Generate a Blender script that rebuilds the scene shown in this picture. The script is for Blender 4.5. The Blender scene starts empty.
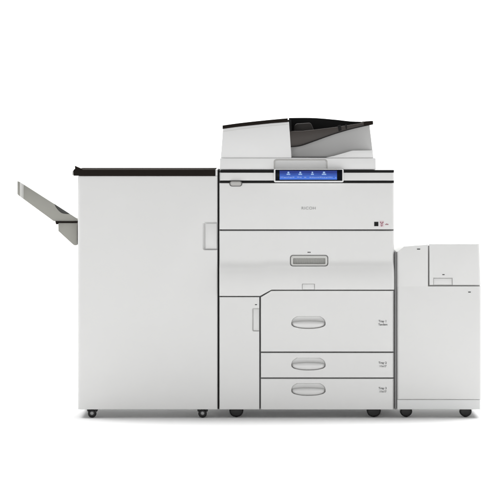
import bpy, bmesh, math, random
from mathutils import Matrix, Vector
random.seed(4)
scene = bpy.context.scene
COL = scene.collection
PI = math.pi

# ------------------------------------------------------------------ camera
S = 0.004                      # metres per photo pixel on the front plane (y = 0)
D = 12.0                       # camera distance from the front plane
EYE = 130                      # photo row at eye height
ZC = (418 - EYE) * S
cam = bpy.data.cameras.new("camera")
cam.sensor_width = 36.0
cam.lens = 36.0 * D / (500 * S)
cam.shift_y = ((418 - 250) * S - ZC) / (500 * S)
cam.clip_end = 100.0
camo = bpy.data.objects.new("camera", cam)
camo.location = (0, -D, ZC)
camo.rotation_euler = (PI / 2, 0, 0)
COL.objects.link(camo)
scene.camera = camo

# ------------------------------------------------------------------ light
world = bpy.data.worlds.new("World")
scene.world = world
world.use_nodes = True
bg = world.node_tree.nodes["Background"]
bg.inputs[0].default_value = (1.0, 1.0, 1.0, 1)
bg.inputs[1].default_value = 0.30


def area(name, loc, target, sx, sy, power, color=(1, 1, 1)):
    l = bpy.data.lights.new(name, 'AREA')
    l.shape = 'RECTANGLE'
    l.size = sx
    l.size_y = sy
    l.energy = power
    l.color = color
    o = bpy.data.objects.new(name, l)
    o.location = loc
    o.rotation_euler = (Vector(target) - Vector(loc)).to_track_quat('-Z', 'Y').to_euler()
    COL.objects.link(o)
    return o


area("overhead_softbox", (0, 1.5, 4.4), (0, 1.4, 0), 7.5, 2.6, 555)
area("front_softbox", (0, -9.0, 0.95), (0, 0, 0.35), 6.0, 1.75, 243)
area("added_backdrop_lamp", (0, 3.4, 4.6), (0, 5.6, 0.6), 7.0, 1.0, 170)  # added lamp out of view, washes the backdrop white
area("added_side_lamp_left", (-4.6, -0.6, 1.4), (-0.6, 0.2, 0.6), 1.6, 2.6, 36)  # added lamp out of view, lightens the rounded left edges
area("added_side_lamp_right", (4.6, -0.6, 1.4), (0.6, 0.2, 0.6), 1.6, 2.6, 36)  # added lamp out of view, lightens the rounded right edges

scene.view_settings.view_transform = 'Standard'
scene.view_settings.look = 'None'
scene.view_settings.exposure = 0.0
scene.view_settings.gamma = 1.0


# ------------------------------------------------------------------ materials
def plastic(name, col, rough=0.45, grain=0.04, bump=0.03, scale=900.0, spec=0.4, metallic=0.0):
    m = bpy.data.materials.new(name)
    m.use_nodes = True
    nt = m.node_tree
    p = nt.nodes["Principled BSDF"]
    p.inputs["Specular IOR Level"].default_value = spec
    p.inputs["Metallic"].default_value = metallic
    tc = nt.nodes.new("ShaderNodeTexCoord")
    n1 = nt.nodes.new("ShaderNodeTexNoise")
    n1.inputs["Scale"].default_value = scale
    n1.inputs["Detail"].default_value = 3.0
    nt.links.new(tc.outputs["Object"], n1.inputs["Vector"])
    n2 = nt.nodes.new("ShaderNodeTexNoise")
    n2.inputs["Scale"].default_value = 3.0
    n2.inputs["Detail"].default_value = 4.0
    nt.links.new(tc.outputs["Object"], n2.inputs["Vector"])
    mr = nt.nodes.new("ShaderNodeMapRange")
    mr.inputs["To Min"].default_value = 1.0 - grain
    mr.inputs["To Max"].default_value = 1.0 + grain
    nt.links.new(n2.outputs["Fac"], mr.inputs["Value"])
    mx = nt.nodes.new("ShaderNodeVectorMath")
    mx.operation = 'SCALE'
    mx.inputs[0].default_value = col
    nt.links.new(mr.outputs["Result"], mx.inputs["Scale"])
    nt.links.new(mx.outputs["Vector"], p.inputs["Base Color"])
    rr = nt.nodes.new("ShaderNodeMapRange")
    rr.inputs["To Min"].default_value = max(0.05, rough - 0.06)
    rr.inputs["To Max"].default_value = rough + 0.06
    nt.links.new(n2.outputs["Fac"], rr.inputs["Value"])
    nt.links.new(rr.outputs["Result"], p.inputs["Roughness"])
    b = nt.nodes.new("ShaderNodeBump")
    b.inputs["Strength"].default_value = bump
    b.inputs["Distance"].default_value = 0.001
    nt.links.new(n1.outputs["Fac"], b.inputs["Height"])
    nt.links.new(b.outputs["Normal"], p.inputs["Normal"])
    return m


def glow(name, top, bottom, strength):
    """a lit display: emission graded from bottom to top of the picture it shows"""
    m = bpy.data.materials.new(name)
    m.use_nodes = True
    nt = m.node_tree
    p = nt.nodes["Principled BSDF"]
    p.inputs["Base Color"].default_value = (0.01, 0.012, 0.02, 1)
    p.inputs["Roughness"].default_value = 0.3
    p.inputs["Specular IOR Level"].default_value = 0.05
    tc = nt.nodes.new("ShaderNodeTexCoord")
    sp = nt.nodes.new("ShaderNodeSeparateXYZ")
    nt.links.new(tc.outputs["Generated"], sp.inputs[0])
    ns = nt.nodes.new("ShaderNodeTexNoise")
    ns.inputs["Scale"].default_value = 5.0
    nt.links.new(tc.outputs["Generated"], ns.inputs["Vector"])
    ad = nt.nodes.new("ShaderNodeMath")
    ad.operation = 'MULTIPLY_ADD'
    ad.inputs[1].default_value = 0.35
    nt.links.new(ns.outputs["Fac"], ad.inputs[0])
    nt.links.new(sp.outputs["Z"], ad.inputs[2])
    cr = nt.nodes.new("ShaderNodeValToRGB")
    cr.color_ramp.elements[0].position = 0.15
    cr.color_ramp.elements[0].color = (*bottom, 1)
    cr.color_ramp.elements[1].position = 1.0
    cr.color_ramp.elements[1].color = (*top, 1)
    nt.links.new(ad.outputs[0], cr.inputs[0])
    nt.links.new(cr.outputs[0], p.inputs["Emission Color"])
    p.inputs["Emission Strength"].default_value = strength
    return m


M = {
    'white': plastic("warm_white_plastic", (0.640, 0.640, 0.632), 0.5),
    'white_cool': plastic("cool_white_plastic", (0.632, 0.640, 0.636), 0.5),
    'scanner': plastic("scanner_white_plastic", (0.672, 0.672, 0.668), 0.5),
    'black': plastic("black_plastic", (0.020, 0.017, 0.016), 0.5, spec=0.3),
    'cap': plastic("dark_brown_plastic", (0.016, 0.013, 0.011), 0.9, spec=0.03),
    'core': plastic("grey_inner_frame", (0.20, 0.20, 0.20), 0.8),
    'liner': plastic("grey_seam_liner", (0.50, 0.50, 0.49), 0.8),
    'gap': plastic("black_gasket", (0.014, 0.014, 0.014), 0.9, spec=0.1),
    'strip': plastic("dark_grey_gasket", (0.18, 0.18, 0.18), 0.8, spec=0.2),
    'tray': plastic("warm_grey_plastic", (0.28, 0.277, 0.25), 0.5),
    'traydark': plastic("dark_grey_plastic", (0.070, 0.070, 0.068), 0.6),  # sensor rim, and the shade painted inside the tray scoop
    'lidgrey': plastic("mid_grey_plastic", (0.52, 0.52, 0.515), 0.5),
    'brown': plastic("feeder_brown_plastic", (0.042, 0.035, 0.031), 0.5, spec=0.3),
    'guide': plastic("feeder_guide_plastic", (0.024, 0.021, 0.019), 0.6, spec=0.3),
    'grip': plastic("grey_grip_plastic", (0.30, 0.30, 0.285), 0.55, bump=0.25, scale=260),
    'ring': plastic("light_grey_plastic", (0.52, 0.52, 0.50), 0.45),
    'sensor': plastic("sensor_grey_plastic", (0.36, 0.355, 0.34), 0.35, spec=0.5),
    'rubber': plastic("black_rubber", (0.008, 0.0075, 0.0075), 0.45, spec=0.25),
    'hub': plastic("grey_hub_plastic", (0.22, 0.22, 0.22), 0.35, spec=0.5),
    'glass': plastic("black_glass", (0.003, 0.004, 0.007), 0.2, bump=0.0, spec=0.06),
    'ink': plastic("grey_print", (0.06, 0.06, 0.06), 0.7, spec=0.1),
    'inklight': plastic("light_grey_print", (0.24, 0.24, 0.24), 0.6, spec=0.1),
    'inkblack': plastic("black_print", (0.012, 0.012, 0.012), 0.6, spec=0.1),
    'inkpink': plastic("pink_print", (0.64, 0.56, 0.575), 0.6, spec=0.1),
    'inkred': plastic("dark_red_print", (0.30, 0.13, 0.16), 0.6, spec=0.1),
    'floor': plastic("white_paper_sweep", (0.90, 0.90, 0.90), 0.9, grain=0.01, bump=0.0, spec=0.05),
    'screen': glow("lit_blue_display", (0.008, 0.030, 0.25), (0.085, 0.25, 0.95), 0.85),
    'icon': glow("lit_white_icon", (0.42, 0.62, 1.0), (0.42, 0.62, 1.0), 0.75),
    'icontext': glow("lit_pale_text", (0.30, 0.42, 0.85), (0.30, 0.42, 0.85), 0.8),
}


# ------------------------------------------------------------------ helpers
def X(px, y=0.0):
    return (px - 250) * S * (D + y) / D


def Z(py, y=0.0):
    return ZC + ((418 - py) * S - ZC) * (D + y) / D


def link(name, bm, mat, parent=None, label=None, sharp=35):
    bmesh.ops.recalc_face_normals(bm, faces=bm.faces[:])
    me = bpy.data.meshes.new(name)
    bm.to_mesh(me)
    bm.free()
    me.materials.append(M[mat] if isinstance(mat, str) else mat)
    for p in me.polygons:
        p.use_smooth = True
    me.set_sharp_from_angle(angle=math.radians(sharp))
    o = bpy.data.objects.new(name, me)
    COL.objects.link(o)
    if parent is not None:
        hang(o, parent)
    if label:
        o['label'] = label
    return o


def hang(o, parent):
    """parts are modelled in world metres: only the thing's Empty has an offset to undo"""
    o.parent = parent
    if parent.type == 'EMPTY':
        o.matrix_parent_inverse = Matrix.Translation(parent.location).inverted()


def thing(name, label, cat, loc):
    o = bpy.data.objects.new(name, None)
    o.empty_display_size = 0.1
    o.location = loc
    COL.objects.link(o)
    o['label'] = label
    o['category'] = cat
    return o


def loft(ptsA, yA, ptsB, yB):
    """closed solid between two outlines given in metres as (x, z)"""
    bm = bmesh.new()
    a = [bm.verts.new((x, yA, z)) for x, z in ptsA]
    b = [bm.verts.new((x, yB, z)) for x, z in ptsB]
    bm.faces.new(a)
    bm.faces.new(b[::-1])
    n = len(a)
    for i in range(n):
        bm.faces.new((a[i], a[(i + 1) % n], b[(i + 1) % n], b[i]))
    return bm


def px_pts(pts, y):
    return [(X(p[0], y), Z(p[1], y)) for p in pts]


def prism(pts, y0, y1, bev=0.002, seg=2, ang=25):
    """outline in photo pixels as seen at depth y0, pushed back to y1"""
    m = px_pts(pts, y0)
    bm = loft(m, y0, m, y1)
    bmesh.ops.recalc_face_normals(bm, faces=bm.faces[:])
    if bev > 0:
        ed = [e for e in bm.edges if len(e.link_faces) == 2 and e.calc_face_angle(0) > math.radians(ang)]
        bmesh.ops.bevel(bm, geom=ed, offset=bev, segments=seg, profile=0.5, affect='EDGES', clamp_overlap=True)
    return bm


def rrect(x0, y0, x1, y1, r, n=6, corners=(1, 1, 1, 1)):
    """rounded rectangle outline in pixels: corner order TL, TR, BR, BL"""
    out = []
    for k, (cx, cy, a0) in enumerate(((x0 + r, y0 + r, 180), (x1 - r, y0 + r, 270), (x1 - r, y1 - r, 0), (x0 + r, y1 - r, 90))):
        if corners[k]:
            for i in range(n + 1):
                a = math.radians(a0 + 90 * i / n)
                out.append((cx + r * math.cos(a), cy + r * math.sin(a)))
        else:
            out.append(((x0, y0), (x1, y0), (x1, y1), (x0, y1))[k])
    return out


def smooth_curve(pts, n=8):
    """Catmull-Rom through pixel points"""
    out = []
    P = [pts[0]] + list(pts) + [pts[-1]]
    for i in range(1, len(P) - 2):
        p0, p1, p2, p3 = P[i - 1], P[i], P[i + 1], P[i + 2]
        for k in range(n):
            t = k / n
            out.append(tuple(0.5 * (2 * p1[j] + (p2[j] - p0[j]) * t + (2 * p0[j] - 5 * p1[j] + 4 * p2[j] - p3[j]) * t * t
                                    + (3 * p1[j] - p0[j] - 3 * p2[j] + p3[j]) * t ** 3) for j in (0, 1)))
    out.append(pts[-1])
    return out


def fillet(r, d):
    """how far a rounded edge of radius r falls back at distance d from the edge"""
    if d >= r:
        return 0.0
    return r - math.sqrt(max(0.0, r * r - (r - d) ** 2))


def panel(x0, x1, top, bot, y0=0.0, thick=0.025, rl=0.002, rr=0.002, rt=0.002, rb=0.002, prof=None, slantr=0.0):
    """front panel as a curved sheet with a back: pixel extents, rounded left / right / top / bottom edges in metres,
       top and bot may be functions of the pixel column, prof adds depth by pixel row"""
    ft = top if callable(top) else (lambda px: top)
    fb = bot if callable(bot) else (lambda px: bot)
    W = (x1 - x0) * S

    def spread(L, ra, rb_, extra):
        s = {0.0, 1.0}
        for r, side in ((ra, 0), (rb_, 1)):
            for i in range(7):
                d = r * (1 - math.cos(PI / 2 * i / 6)) / L
                s.add(d if side == 0 else 1 - d)
        for e in extra:
            s.add(e)
        return sorted(s)

    kinks = []
    if callable(bot):
        kinks = [(c - x0) / (x1 - x0) for c in (260.0, 271.5) if x0 < c < x1]
    if callable(top):
        kinks = [(c - x0) / (x1 - x0) for c in top.kinks if x0 < c < x1] if hasattr(top, 'kinks') else kinks
    us = spread(W, rl, rr, kinks)
    Hh = (fb(x1) - ft(x1)) * S
    vs = spread(Hh, rt, rb, [i / 40 for i in range(1, 40)] if prof else [])
    bm = bmesh.new()
    F, Bk = [], []
    for v in vs:
        rowf, rowb = [], []
        for u in us:
            px = x0 + (x1 - x0) * u
            t, b = ft(px), fb(px)
            py = t + (b - t) * v
            d = max(fillet(rl, u * W), fillet(rr, (1 - u) * W), fillet(rt, v * Hh), fillet(rb, (1 - v) * Hh))
            if prof:
                d += prof(py)
            xx = X(px, y0)
            if slantr:
                xx -= slantr * S * u * (1 - v)
            rowf.append(bm.verts.new((xx, y0 + min(d, thick), Z(py, y0))))
            rowb.append(bm.verts.new((xx, y0 + thick + 0.001, Z(py, y0))))
        F.append(rowf)
        Bk.append(rowb)
    nv, nu = len(vs), len(us)
    for i in range(nv - 1):
        for j in range(nu - 1):
            bm.faces.new((F[i][j], F[i][j + 1], F[i + 1][j + 1], F[i + 1][j]))
            bm.faces.new((Bk[i][j], Bk[i + 1][j], Bk[i + 1][j + 1], Bk[i][j + 1]))
    for j in range(nu - 1):
        bm.faces.new((F[0][j], Bk[0][j], Bk[0][j + 1], F[0][j + 1]))
        bm.faces.new((F[-1][j], F[-1][j + 1], Bk[-1][j + 1], Bk[-1][j]))
    for i in range(nv - 1):
        bm.faces.new((F[i][0], F[i + 1][0], Bk[i + 1][0], Bk[i][0]))
        bm.faces.new((F[i][-1], Bk[i][-1], Bk[i + 1][-1], F[i + 1][-1]))
    return bm


def box(x0, x1, y0, y1, z0, z1, bev=0.002, seg=2):
    bm = loft([(x0, z0), (x1, z0), (x1, z1), (x0, z1)], y0, [(x0, z0), (x1, z0), (x1, z1), (x0, z1)], y1)
    if bev:
        bmesh.ops.bevel(bm, geom=bm.edges[:], offset=bev, segments=seg, profile=0.5, affect='EDGES')
    return bm


def merge(*bms):
    out = bmesh.new()
    for b in bms:
        me = bpy.data.meshes.new("tmp")
        b.to_mesh(me)
        b.free()
        out.from_mesh(me)
        bpy.data.meshes.remove(me)
    return out


def carve(o, *cutters):
    """cut real recesses out of a panel"""
    tmp = []
    for c in cutters:
        bmesh.ops.recalc_face_normals(c, faces=c.faces[:])
        me = bpy.data.meshes.new("cutter")
        c.to_mesh(me)
        c.free()
        k = bpy.data.objects.new("cutter", me)
        COL.objects.link(k)
        tmp.append(k)
        md = o.modifiers.new("cut", 'BOOLEAN')
        md.operation = 'DIFFERENCE'
        md.solver = 'EXACT'
        md.object = k
    dg = bpy.context.evaluated_depsgraph_get()
    new = bpy.data.meshes.new_from_object(o.evaluated_get(dg))
    o.modifiers.clear()
    old = o.data
    nm = old.name
    o.data = new
    bpy.data.meshes.remove(old)
    new.name = nm
    for k in tmp:
        me = k.data
        bpy.data.objects.remove(k)
        bpy.data.meshes.remove(me)
    for p in new.polygons:
        p.use_smooth = True
    new.set_sharp_from_angle(angle=math.radians(28))
    return o


def disc(cx, y0, y1, cz, r, n=40, bev=0.004):
    pts = [(cx + r * math.cos(2 * PI * i / n), cz + r * math.sin(2 * PI * i / n)) for i in range(n)]
    bm = loft(pts, y0, pts, y1)
    if bev:
        bmesh.ops.recalc_face_normals(bm, faces=bm.faces[:])
        ed = [e for e in bm.edges if len(e.link_faces) == 2 and e.calc_face_angle(0) > 1.0]
        bmesh.ops.bevel(bm, geom=ed, offset=bev, segments=4, profile=0.5, affect='EDGES')
    return bm


def lettering(name, body, px, py, hpx, y, mat, parent, align='CENTER', spacing=1.0, wide=1.0, bold=0.0, label=None):
    cu = bpy.data.curves.new("letters", 'FONT')
    cu.body = body
    cu.align_x = align
    cu.align_y = 'CENTER'
    cu.size = hpx * S
    cu.space_character = spacing
    cu.space_line = 0.92
    cu.offset = bold
    cu.extrude = 0.0004
    t = bpy.data.objects.new("letters", cu)
    COL.objects.link(t)
    dg = bpy.context.evaluated_depsgraph_get()
    me = bpy.data.meshes.new_from_object(t.evaluated_get(dg))
    me.name = name
    bpy.data.objects.remove(t)
    bpy.data.curves.remove(cu)
    me.transform(Matrix.Translation((X(px, y), y - 0.0003, Z(py, y))) @ Matrix.Rotation(PI / 2, 4, 'X') @ Matrix.Diagonal((wide, 1, 1, 1)))
    me.materials.clear()
    me.materials.append(M[mat])
    o = bpy.data.objects.new(name, me)
    COL.objects.link(o)
    hang(o, parent)
    if label:
        o['label'] = label
    return o


def caster(px, yc, rpx, wide_px, parent, kind):
    """swivel caster: fork plate with wheel and hub; the wheel stands on the floor"""
    r = rpx * S
    x = X(px, yc)
    zt = Z(409.3, yc)
    top = max(zt, r * 1.2)
    if kind == 'small':
        w = wide_px * S / 2
        pts = [(x - w, zt), (x + w, zt), (x + w * 0.95, zt - 0.007), (x + w * 0.55, r * 0.75), (x - w * 0.55, r * 0.75), (x - w * 0.95, zt - 0.007)]
        f = link('caster', merge(loft(pts, yc + 0.014, pts, yc + 0.045), box(x - 0.01, x + 0.01, yc + 0.0285, yc + 0.044, zt, 0.155, 0.001)), 'rubber', parent)
        link('wheel', disc(x, yc - 0.014, yc + 0.012, r, r, bev=0.006), 'rubber', f)
        link('hub', disc(x, yc - 0.020, yc - 0.012, r * 1.08, r * 0.42, bev=0.003), 'hub', f)
    else:
        # hooded twin-wheel caster: round cover over the wheel, stem up into the base
        w = wide_px * S / 2
        h = zt - 0.002
        e = 2.0 / (2.0 if wide_px < 13 else 2.5)
        n = 32
        pts = [(x + w, zt + 0.006)]
        for i in range(n + 1):
            a = -PI * i / n
            c, q = math.cos(a), math.sin(a)
            pts.append((x + w * math.copysign(abs(c) ** e, c), zt - h * abs(q) ** e))
        pts.append((x - w, zt + 0.006))
        if wide_px < 13:      # ball shaped cover
            rc = 5.5 * S
            pts = [(x + w * math.cos(2 * PI * i / 40), rc + 0.002 + rc * math.sin(2 * PI * i / 40)) for i in range(40)]
        b = loft(pts, yc + 0.014, pts, yc + 0.06)
        bmesh.ops.recalc_face_normals(b, faces=b.faces[:])
        ed = [q for q in b.edges if len(q.link_faces) == 2 and q.calc_face_angle(0) > 1.0]
        bmesh.ops.bevel(b, geom=ed, offset=0.007, segments=4, profile=0.5, affect='EDGES')
        f = link('caster', merge(b, box(x - 0.012, x + 0.012, yc + 0.028, yc + 0.048, zt, 0.155, 0.001)), 'rubber', parent)
        link('wheel', disc(x, yc + 0.020, yc + 0.054, r * 0.8, r * 0.8, bev=0.005), 'rubber', f)
    return f


# ------------------------------------------------------------------ the setting: white paper floor sweeping up behind
bm = bmesh.new()
prof = [(-16.0, 0.0), (3.0, 0.0)]
for i in range(1, 13):
    a = PI / 2 * i / 12
    prof.append((3.0 + 3.0 * math.sin(a), 3.0 * (1 - math.cos(a))))
prof.append((6.0, 6.0))
rows = [[bm.verts.new((x, y, z)) for x in (-9, 9)] for y, z in prof]
for a, b in zip(rows, rows[1:]):
    bm.faces.new((a[0], a[1], b[1], b[0]))
fl = link('floor', bm, 'floor')
fl['kind'] = 'structure'

BACK = 0.66      # depth of the cabinets

# ------------------------------------------------------------------ finisher (left cabinet)
fin = thing('paper_finisher', 'tall plain off-white finisher cabinet with black top and grey output tray on its left', 'finisher', (X(148), 0.33, 0))
link('cabinet', box(X(78.7), X(216.7), 0.0275, BACK, 0.15, Z(175.9), 0.003), 'white', fin)
link('side_panel', box(X(77.9), X(78.6), 0.0275, BACK, Z(409.4), Z(176), 0.001), 'white', fin)
link('side_panel', box(X(216.8), X(217.5), 0.0275, BACK, Z(409.4), Z(176), 0.001), 'white', fin)
fd = link('front_door', panel(77.7, 217.6, 176.0, 409.5, rl=0.014, rr=0.008, rt=0.002, rb=0.003), 'white', fin)


def handle_cut(x0, y0, x1, y1, r, depth, slope):
    A = rrect(x0, y0, x1, y1, r, 6, (1, 0, 0, 1))
    B = rrect(x0 + slope, y0 + slope * 0.4, x1, y1 - slope * 0.4, r, 6, (1, 0, 0, 1))
    return loft(px_pts(A, 0), -0.0005, px_pts(B, 0), depth)


carve(fd, handle_cut(202.4, 221.8, 219.5, 250.2, 2.0, 0.013, 2.2))
link('grip_pad', prism(rrect(205.4, 223.6, 216.8, 248.6, 1.2, 5, (1, 0, 0, 1)), 0.0065, 0.0112, 0.0015), 'white', fd)
# top cover with the raised lip at its left end
tc_pts = [(73.6, 175.8), (73.4, 169.8), (215.2, 169.8), (215.2, 175.8)]
tco = link('top_cover', prism(tc_pts, -0.008, BACK, 0.0012), 'cap', fin)
link('raised_lip', prism([(74.0, 169.85), (74.0, 169.2), (75.0, 168.9), (74.8, 165.9), (82.2, 169.2), (82.2, 169.85)], -0.0078, 0.03, 0.0006), 'cap', tco)
link('cover_end', prism([(72.0, 175.2), (72.3, 171.0), (73.3, 170.6), (73.5, 175.3)], -0.006, BACK, 0.001), 'ring', fin)
link('cover_edge_trim', prism([(215.4, 169.7), (217.5, 169.7), (217.5, 175.8), (215.4, 175.8)], -0.006, BACK, 0.0012), 'white', fin)

# output tray on the left side
ty = 0.14
tray_out = [(17.4, 181.0), (20.0, 182.0), (77.3, 218.7), (77.3, 221.4), (53.6, 221.2), (19.0, 195.8), (17.4, 194.2)]
ot = link('output_tray', prism(tray_out, ty, ty + 0.012, 0.0016), 'tray', fin)
cut = smooth_curve([(52.6, 200.0), (53.8, 203.6), (56.8, 208.8), (61.0, 212.8), (65.2, 214.0), (69.6, 214.2)], 5) + [(70.5, 206.0), (60, 196)]
carve(ot, loft(px_pts(cut, ty), ty - 0.01, px_pts(cut, ty), ty + 0.03))
# tray floor and far wall
floor_pts = [(20.0, 193.2), (60.0, 219.4), (77.4, 220.2), (77.4, 221.2), (53.8, 221.0), (20.0, 195.6)]
link('tray_floor', prism(floor_pts, ty + 0.013, ty + 0.30, 0.001), 'tray', ot)
far_pts = [(20.4, 184.6), (74.0, 219.4), (77.4, 220.2), (77.4, 221.2), (54.2, 221.0), (20.6, 195.6)]
link('far_wall', prism(far_pts, ty + 0.301, ty + 0.312, 0.001), 'tray', ot)
link('scoop_shade', prism([(51.5, 202.0), (70.2, 214.05), (68, 216.8), (56, 214), (51.5, 207)], ty + 0.0135, ty + 0.017, 0.0), 'traydark', ot,
     'dark grey insert painted as shade inside the scooped edge')  # added insert, dark colour stands for shade on the far wall
# end lip: rounded tip of the tray, its pale colour painting a highlight
lip = [(17.9, 181.0), (18.5, 181.0), (20.6, 182.0), (20.6, 196.4), (18.3, 194.6), (17.9, 193.5)]
bm = bmesh.new()
n = 10
prev = None
cols = []
for i in range(n + 1):
    px = 19.9 + 3.8 * i / n
    yy = ty - 0.0050 * math.sin(PI * i / n) - 0.0006
    t = 181.3 + max(0, px - 19.0) * 0.64
    b = 194.6 + max(0, px - 17.9) * 0.735
    cols.append([(X(px, ty), yy, Z(t, ty)), (X(px, ty), yy, Z(b, ty)), (X(px, ty), ty + 0.011, Z(b, ty)), (X(px, ty), ty + 0.011, Z(t, ty))])
V = [[bm.verts.new(p) for p in c] for c in cols]
for a, b in zip(V, V[1:]):
    for k in range(4):
        bm.faces.new((a[k], a[(k + 1) % 4], b[(k + 1) % 4], b[k]))
bm.faces.new(V[0])
bm.faces.new(V[-1][::-1])
link('end_lip', bm, 'ring', ot, 'rounded band across the tip of the tray, pale as a painted highlight')
hinge = [(55.2, 221.2), (77.4, 221.2), (77.4, 222.5), (57.6, 222.5), (57.6, 224.4), (56.0, 224.4), (55.6, 223.0)]
link('hinge_strip', prism(hinge, ty - 0.004, ty + 0.30, 0.0006), 'cap', ot)
brk = [(58.2, 222.9), (77.1, 222.9), (77.1, 245.2), (75.0, 245.6), (73.0, 244.6), (58.2, 231.0)]
link('bracket', prism(brk, ty, ty + 0.29, 0.0025), 'tray', ot)

caster(92.2, 0.02, 4.3, 11.0, fin, 'small')
caster(202.6, 0.02, 4.3, 11.0, fin, 'small')

# ------------------------------------------------------------------ copier (middle cabinet)
cop = thing('office_copier', 'large grey-white copier with blue touch screen, scanner on top and three paper drawers', 'copier', (X(307), 0.33, 0))
link('chassis', box(X(221), X(393.6), 0.032, BACK - 0.01, 0.15, Z(171.6), 0.002), 'core', cop)
link('base_skirt', box(X(221.2), X(393.4), 0.0275, 0.0315, Z(409.2), 0.16, 0.0005), 'core', cop)
link('top_deck', box(X(219.8), X(394.2), 0.005, BACK, Z(171.4), Z(170.0), 0.001), 'white', cop)
link('side_panel', box(X(219.3), X(220.2), 0.030, BACK, Z(409.4), Z(173), 0.0012), 'white', cop)
link('side_panel', box(X(393.7), X(394.4), 0.030, BACK, Z(409.4), Z(173), 0.0012), 'white', cop)
# dark docking gasket towards the finisher
link('docking_gasket', box(X(217.7), X(219.1), 0.006, 0.40, Z(409.2), Z(170.2), 0.001), 'gap', cop)
# dark bands above and below the control strip
link('trim_band', prism([(220.1, 170.0), (394.0, 170.0), (394.0, 172.6), (220.1, 172.6)], 0.002, 0.0045, 0.0008), 'gap', cop)
link('trim_band', prism([(220.1, 180.6), (394.0, 180.6), (394.0, 182.9), (220.1, 182.9)], 0.004, 0.024, 0.0008), 'gap', cop)
link('control_strip', panel(219.35, 394.2, 172.7, 180.5, rl=0.012, rr=0.012, rt=0.0015, rb=0.0015), 'white', cop)

# upper front door
ud = link('upper_front_door', panel(219.35, 394.2, 183.0, 229.4, rl=0.006, rr=0.014, rt=0.003, rb=0.002), 'white', cop)
lettering('logo', "RICOH", 308.6, 208.3, 3.9, 0.0, 'inklight', ud, spacing=1.12, wide=1.12)
link('badge', prism([(374.2, 221.8), (378.4, 221.8), (378.4, 226.2), (374.2, 226.2)], -0.0006, 0.001, 0), 'inkblack', ud, 'small black square printed badge')
bdg = link('badge', prism([(379.6, 220.6), (384.0, 220.6), (384.0, 227.0), (379.6, 227.0)], -0.0004, 0.001, 0), 'inkpink', ud, 'small pale pink printed badge')
marks = []
for (a, b, c, d) in ((380.0, 221.7, 381.2, 222.9), (382.3, 221.7, 383.5, 222.9), (380.8, 222.9, 381.8, 223.9), (381.9, 222.9, 382.8, 223.9),
                     (380.6, 224.6, 382.9, 225.4), (381.0, 225.7, 382.4, 226.4)):
    marks.append(prism([(a, b), (c, b), (c, d), (a, d)], -0.0009, -0.0004, 0))
link('badge_mark', merge(*marks), 'inkred', bdg)
dash = [prism([(a, b), (c, b), (c, d), (a, d)], -0.0006, 0.001, 0) for (a, b, c, d) in
        ((385.2, 224.0, 386.0, 224.9), (386.2, 223.5, 387.0, 224.9), (387.2, 223.9, 388.4, 224.9))]
link('badge', merge(*dash), 'inkred', ud, 'tiny dark red printed mark')


# lower front door: bulges, then falls back below the grip and returns
def fallback(py):
    """depth of the door face: swells forward below the grip and rolls back under at the foot"""
    d, row = 0.0, 259.5
    while row < py:
        if row < 264:
            k = 0.31 * (row - 259.5) / 4.5
        else:
            k = 0.31 - 0.44 * (row - 264) / 31
        d -= k * 0.5 * S
        row += 0.5
    return d


def lower_edge(px):
    if px <= 260.0:
        return 295.8
    if px >= 271.5:
        return 289.5
    return 295.8 + (289.5 - 295.8) * (px - 260.0) / 11.5


ld = link('lower_front_door', panel(219.35, 394.2, 230.8, lower_edge, rl=0.006, rr=0.014, rt=0.002, rb=0.002, prof=fallback, thick=0.030), 'white', cop)
carve(ld, loft(px_pts(rrect(289.9, 254.8, 328.3, 266.4, 3.0), 0), -0.01, px_pts(rrect(289.9, 254.8, 328.3, 266.4, 3.0), 0), 0.019),
      loft(px_pts([(301.9, 283.6), (314.8, 283.6), (314.8, 292), (301.9, 292)], 0), -0.04, px_pts([(301.9, 283.6), (314.8, 283.6), (314.8, 292), (301.9, 292)], 0), fallback(286) + 0.008))
hd = link('handle', prism(rrect(290.9, 255.7, 327.4, 265.6, 2.4), -0.001, 0.016, 0.0016), 'ring', ld)
carve(hd, loft(px_pts(rrect(292.8, 258.0, 325.6, 264.2, 0.8), 0), -0.01, px_pts(rrect(293.2, 258.3, 325.2, 264.0, 0.8), 0), 0.012))
ribs = [prism([(293.2, 258.2), (325.2, 258.2), (325.2, 264.0), (293.2, 264.0)], 0.008, 0.0122, 0)]
for i in range(13):
    a = 294.4 + i * 2.36
    ribs.append(prism([(a, 258.4), (a + 1.1, 258.4), (a + 1.1, 263.9), (a, 263.9)], 0.0068, 0.0079, 0.0004))
link('grip', merge(*ribs), 'grip', hd)
link('latch_tab', prism([(302.5, 284.1), (314.2, 284.1), (314.2, 289.4), (302.5, 289.4)], fallback(286) + 0.0016, fallback(286) + 0.0084, 0.0008), 'white', ld)
link('door_mark', merge(*[prism([(a, 251.8), (b, 251.8), (b, 252.9), (a, 252.9)], -0.0006, 0.001, 0) for a, b in ((307.6, 308.5), (308.8, 309.5), (309.8, 310.6))]), 'ink', ld)

# narrow side door
sd = link('side_door', panel(219.35, 259.3, 297.1, 409.5, rl=0.006, rr=0.002, rt=0.002, rb=0.003), 'white', cop)
carve(sd, handle_cut(251.9, 308.0, 262, 331.4, 1.4, 0.010, 1.3))
link('grip_pad', prism(rrect(253.3, 309.1, 259.0, 330.3, 0.9, 5, (1, 0, 0, 1)), 0.0048, 0.0102, 0.0012), 'white', sd)
link('door_mark', prism([(255.0, 304.2), (257.0, 304.2), (257.0, 305.1), (255.0, 305.1)], -0.0006, 0.001, 0), 'ink', sd)


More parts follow.
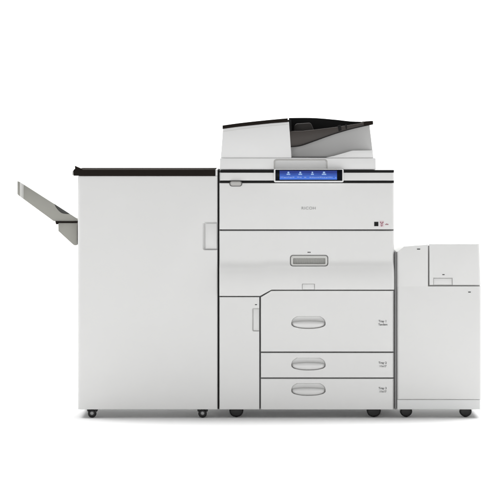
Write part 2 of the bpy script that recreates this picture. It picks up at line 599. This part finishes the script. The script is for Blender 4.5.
# paper drawers
def drawer(top, bot, hy, words, label):
    d = link('paper_drawer', panel(260.9, 394.2, top, bot, rl=0.002, rr=0.014, rt=0.002, rb=0.002), 'white', cop, label)
    o = smooth_curve([(291.4, hy + 9.2), (291.2, hy + 6.6), (292.6, hy + 3.0), (296.8, hy + 0.2)], 5)
    o += smooth_curve([(320.2, hy + 0.2), (324.2, hy + 3.0), (325.7, hy + 6.6), (325.5, hy + 9.2)], 5)
    o += smooth_curve([(323.4, hy + 10.9), (317.0, hy + 12.4), (308.5, hy + 12.9), (300.0, hy + 12.4), (293.4, hy + 10.9)], 4)
    cx, cz = 308.5, hy + 7.5
    inner = [(cx + (x - cx) * 0.955, cz + (z - cz) * 0.88) for x, z in o]
    carve(d, loft(px_pts(o, 0), -0.0005, px_pts(inner, 0), 0.0245))
    # pillow shaped pull filling the lower part of the recess
    bmh = bmesh.new()
    NU, NV = 30, 10
    G = []
    for j in range(NV + 1):
        row = []
        for i in range(NU + 1):
            u = -1 + 2 * i / NU
            v = j / NV
            half = 16.3
            px = 308.5 + half * u
            edge = (1 - abs(u) ** 2.6)
            t = hy + 6.6 - 1.5 * edge ** 0.8
            b = hy + 8.6 + 3.7 * max(0.0, edge) ** 0.62
            py = t + (b - t) * v
            y = 0.0125 - 0.0135 * math.sin(PI * (0.06 + 0.88 * v)) ** 0.55 * max(0.0, 1 - abs(u) ** 7) ** 0.5
            row.append(bmh.verts.new((X(px), y, Z(py))))
        G.append(row)
    for j in range(NV):
        for i in range(NU):
            bmh.faces.new((G[j][i], G[j][i + 1], G[j + 1][i + 1], G[j + 1][i]))
    ring = [G[0][i] for i in range(NU + 1)] + [G[j][NU] for j in range(1, NV + 1)] + [G[NV][i] for i in range(NU - 1, -1, -1)] + [G[j][0] for j in range(NV - 1, 0, -1)]
    bk = [bmh.verts.new((v.co.x, 0.0243, v.co.z)) for v in ring]
    m = len(ring)
    for i in range(m):
        bmh.faces.new((ring[i], bk[i], bk[(i + 1) % m], ring[(i + 1) % m]))
    bmh.faces.new(bk)
    link('handle', bmh, 'white', d, sharp=60)
    lettering('size_label', words[0], 382.6, hy + 5.3, 3.1, 0.0, 'ink', d, bold=0.00018)
    lettering('size_label', words[1], 382.9, hy + 8.6, 2.8, 0.0, 'ink', d, bold=0.00018)
    return d


def dtop(px):
    if px >= 271.5:
        return 290.8
    return 290.8 + (297.2 - 290.8) * (271.5 - px) / 10.6


dtop.kinks = (271.5,)
drawer(dtop, 351.6, 316.0, ("Tray 1", "Tandem"), 'tall top paper drawer with a clipped upper left corner')
drawer(352.9, 377.5, 357.6, ("Tray 2", "11x17"), 'shallow middle paper drawer')
drawer(378.8, 409.5, 383.0, ("Tray 3", "11x17"), 'bottom paper drawer above the caster')

# sensor bump under the control strip
sns = link('sensor_bump', prism(rrect(229.4, 180.6, 242.2, 186.5, 2.7), -0.004, 0.004, 0.001, 2), 'traydark', cop)
link('sensor_window', prism(rrect(230.2, 181.3, 241.4, 185.8, 2.1), -0.012, -0.0038, 0.004, 4), 'sensor', sns)

# control panel with the lit screen
cp = link('control_panel', prism(rrect(273.9, 168.9, 343.6, 182.3, 1.5, 4), -0.020, 0.003, 0.0014), 'scanner', cop)
carve(cp, loft(px_pts(rrect(275.3, 169.6, 342.4, 180.9, 0.6, 3), -0.02), -0.03, px_pts(rrect(275.3, 169.6, 342.4, 180.9, 0.6, 3), -0.02), -0.016))
link('screen_glass', prism([(275.5, 169.8), (342.2, 169.8), (342.2, 180.7), (275.5, 180.7)], -0.0188, -0.0155, 0.0004), 'glass', cp)
link('screen', prism([(279.6, 170.6), (337.0, 170.6), (337.0, 179.6), (279.6, 179.6)], -0.0194, -0.0186, 0), 'screen', cp, 'lit blue touch screen')
for px, w in ((288.4, 1.0), (300.3, 1.0), (312.4, 0.8), (324.0, 1.2)):
    a = prism(rrect(px - 0.95 * w, 171.7, px + 0.95 * w, 173.4, 0.6, 3), -0.0200, -0.0195, 0)
    b = prism([(px - 1.7 * w, 173.7), (px + 1.7 * w, 173.7), (px + 1.9 * w, 174.9), (px - 1.9 * w, 174.9)], -0.0200, -0.0195, 0)
    link('screen_icon', merge(a, b), 'icon', cp)
tx = []
px = 280.6
while px < 336:
    w = random.uniform(0.8, 2.4)
    yy = 176.9 + random.uniform(-0.25, 0.25)
    if random.random() < 0.82:
        tx.append(prism([(px, yy), (min(px + w, 336.4), yy), (min(px + w, 336.4), yy + 0.9), (px, yy + 0.9)], -0.0200, -0.0195, 0))
    px += w + 0.45
link('screen_text', merge(*tx), 'icontext', cp)

# scanner bed on top of the copier
sb = link('scanner_bed', prism([(219.9, 157.9), (375.8, 157.9), (376.0, 169.6), (219.7, 169.6)], 0.006, 0.58, 0.004, 3), 'scanner', cop)
rec = rrect(274.2, 159.6, 327.0, 174, 2.6, 6, (1, 1, 0, 0))
carve(sb, loft(px_pts(rec, 0.006), 0.0, px_pts([(300.6 + (x - 300.6) * 0.98, 172 + (z - 172) * 0.92) for x, z in rec], 0.006), 0.022))
rim = link('recess_trim', prism(rrect(273.7, 159.1, 327.5, 168.6, 2.8, 6, (1, 1, 0, 0)), 0.0052, 0.0085, 0.0005), 'sensor', sb, 'grey trim round the shallow recess')
carve(rim, loft(px_pts(rrect(274.6, 160.2, 326.6, 172, 2.2, 6, (1, 1, 0, 0)), 0.0052), 0.0, px_pts(rrect(274.6, 160.2, 326.6, 172, 2.2, 6, (1, 1, 0, 0)), 0.0052), 0.02))

# document feeder
df = link('document_feeder', prism(smooth_curve([(222.9, 127.9), (246, 125.6), (268, 123.3), (289.0, 121.7)], 6) + [(291.6, 158.0), (220.7, 158.0), (222.1, 140)],
                                   0.010, 0.46, 0.003, 3, ang=40), 'scanner', cop)
cap = smooth_curve([(222.5, 125.4), (240, 123.0), (256, 121.2), (272, 119.6), (287.8, 118.2)], 6)
cap_low = smooth_curve([(222.5, 129.0), (240, 126.6), (256, 124.9), (272, 123.2), (288.0, 121.9)], 6)
link('top_cap', prism(cap + cap_low[::-1], 0.004, 0.47, 0.001, 2, ang=40), 'cap', df)
seam = [(x + 0.3, y + 2.3) for x, y in cap_low]
link('seam', prism(seam + [(x, y + 0.45) for x, y in seam[::-1]], 0.0096, 0.03, 0), 'ring', df)

# right half: pale lid, shaded grey back board, dark paper tray over it
lid_top = [(291.8, 157.6), (326.0, 157.6), (334.0, 155.8), (351.0, 150.9), (353.0, 150.5), (372.8, 150.5), (373.4, 157.8)]
sl = link('scanner_lid', prism(lid_top + [(291.8, 158.1)], 0.010, 0.46, 0.002), 'scanner', cop)
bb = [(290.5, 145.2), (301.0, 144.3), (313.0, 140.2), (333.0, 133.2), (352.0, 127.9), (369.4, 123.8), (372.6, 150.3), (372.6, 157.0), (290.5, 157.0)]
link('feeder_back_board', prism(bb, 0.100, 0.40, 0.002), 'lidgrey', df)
low = smooth_curve([(289.8, 147.2), (300.0, 146.3), (313.0, 142.0), (333.0, 134.8), (352.0, 129.2), (372.8, 124.6)], 6)
up = [(372.8, 121.6), (366.0, 121.8), (364.5, 122.6), (352.0, 124.6), (335.0, 127.2), (315.0, 129.6), (303.0, 130.9), (289.5, 131.2)]
it = link('input_tray', prism(low + up, 0.016, 0.034, 0.0014, 2, ang=40), 'brown', df)
# bottom of the tray, running back at the same slope
bot_up = [(x, y + 0.5) for x, y in up]
link('tray_floor', prism(low + [(372.6, 123.0), (352, 127.0), (333.0, 131.0), (313, 136.0), (289.8, 139.5)], 0.035, 0.36, 0.0), 'guide', it)
lowrim = [(x, y - 0.1) for x, y in low]
link('tray_rim', prism([(x, y - 0.9) for x, y in low] + lowrim[::-1], 0.012, 0.0158, 0.0), 'gap', it)
back = smooth_curve([(289.0, 117.9), (313.0, 117.9), (335.0, 119.6), (352.0, 121.4), (372.6, 121.9)], 6) + [(372.6, 124.0), (335, 133), (313, 139.5), (289.4, 140.5)]
link('far_wall', prism(back, 0.361, 0.40, 0.001, 1, ang=60), 'gap', it)
link('paper_guide', prism([(293.2, 140), (294.6, 125.6), (296.6, 123.6), (309.6, 122.8), (311.4, 124.0), (314.0, 130.5), (314.0, 138)], 0.15, 0.17, 0.003), 'guide', it)
link('tray_clip', prism([(337.6, 125.6), (340.6, 124.8), (341.6, 130.2), (338.8, 131.4)], 0.012, 0.02, 0.0008), 'gap', it)
link('tray_clip', prism([(345.2, 124.4), (346.6, 124.2), (347.0, 128.6), (345.8, 129.0)], 0.012, 0.02, 0.0006), 'gap', it)
link('tray_end_stop', prism([(363.6, 122.2), (366.0, 121.2), (373.0, 120.8), (373.2, 124.3), (364.0, 125.6)], 0.010, 0.36, 0.001), 'cap', it)
# hinge step between the feeder's left cover and its tray
link('feeder_step', prism([(288.6, 119.6), (291.2, 119.6), (291.4, 130.5), (290.0, 131.5)], 0.013, 0.36, 0.001), 'gap', df)

for px in (236.3, 374.0):
    caster(px, 0.012, 4.4, 14.2, cop, 'hood')

# ------------------------------------------------------------------ large paper cabinet (right)
pc = thing('paper_cabinet', 'low off-white paper supply cabinet with flat corner lid, standing right of the copier', 'paper cabinet', (X(438), 0.33, 0))
link('docking_gasket', box(X(394.6), X(396.6), 0.0005, 0.40, Z(409.3), Z(252), 0.001), 'strip', pc)
link('cabinet', prism([(397.8, 371.0), (397.8, 252.8), (398.8, 252.2), (404.8, 247.4), (427.6, 245.6), (428.0, 286.0), (479.8, 286.0), (479.8, 371.0)], 0.0280, BACK - 0.06, 0.002), 'white', pc)
link('side_panel', box(X(397.0), X(397.7), 0.0280, BACK - 0.06, Z(409.3), Z(253), 0.001), 'white', pc)
link('side_panel', box(X(479.9), X(480.7), 0.0280, BACK - 0.06, Z(409.3), Z(286.2), 0.001), 'white', pc)
link('inner_frame', prism([(424, 286.8), (424, 245.8), (428.0, 245.4), (478.0, 245.4), (480.0, 286.8)], 0.0262, 0.0276, 0), 'liner', pc)


def ptop(px):
    if px < 398.0:
        return 252.0 - (px - 396.6) * 0.4
    if px < 404.2:
        return 251.4 - (px - 398.0) * (251.4 - 246.5) / 6.2
    if px < 427.6:
        return 246.5 - (px - 404.2) * 1.8 / 23.4
    return 244.6


ptop.kinks = (398.0, 404.2)
up_l = link('upper_front_panel', panel(396.7, 428.0, ptop, 286.4, rl=0.012, rr=0.001, rt=0.001, rb=0.0001), 'white', pc)
lid = link('lid', panel(429.4, 480.9, 244.0, 285.0, rl=0.0015, rr=0.012, rt=0.002, rb=0.002, slantr=1.4), 'white', pc)
carve(lid, loft(px_pts([(432.9, 276.9), (453.2, 276.9), (453.2, 287), (432.9, 287)], 0), -0.01, px_pts([(433.6, 278.2), (452.2, 278.2), (452.2, 287), (433.6, 287)], 0), 0.008))
link('latch', prism([(433.7, 278.6), (451.9, 278.6), (451.9, 284.7), (433.7, 284.7)], 0.0030, 0.0085, 0.001), 'white', lid)
link('lid_mark', prism([(442.3, 274.2), (444.6, 274.2), (444.6, 275.1), (442.3, 275.1)], -0.0006, 0.001, 0), 'ink', lid)
link('panel_mark', prism([(417.0, 248.6), (420.2, 248.6), (420.2, 249.6), (417.0, 249.6)], -0.0006, 0.001, 0), 'ink', up_l)
link('lid_body', box(X(428.3), X(478.2), 0.0285, BACK - 0.06, Z(285.6), Z(246.3), 0.002), 'white', lid)
lp = link('lower_front_panel', panel(396.9, 481.2, 286.4, 399.5, rl=0.012, rr=0.012, rt=0.0001, rb=0.005), 'white', pc)
link('panel_mark', prism([(468.2, 291.6), (470.8, 291.6), (470.8, 292.6), (468.2, 292.6)], -0.0006, 0.001, 0), 'ink', lp)
link('plinth', panel(397.0, 480.6, 399.7, 409.5, y0=0.004, thick=0.022, rl=0.004, rr=0.008, rt=0.002, rb=0.003), 'white_cool', pc)
for px in (406.4, 466.0):
    caster(px, 0.012, 4.8, 12.2, pc, 'hood')
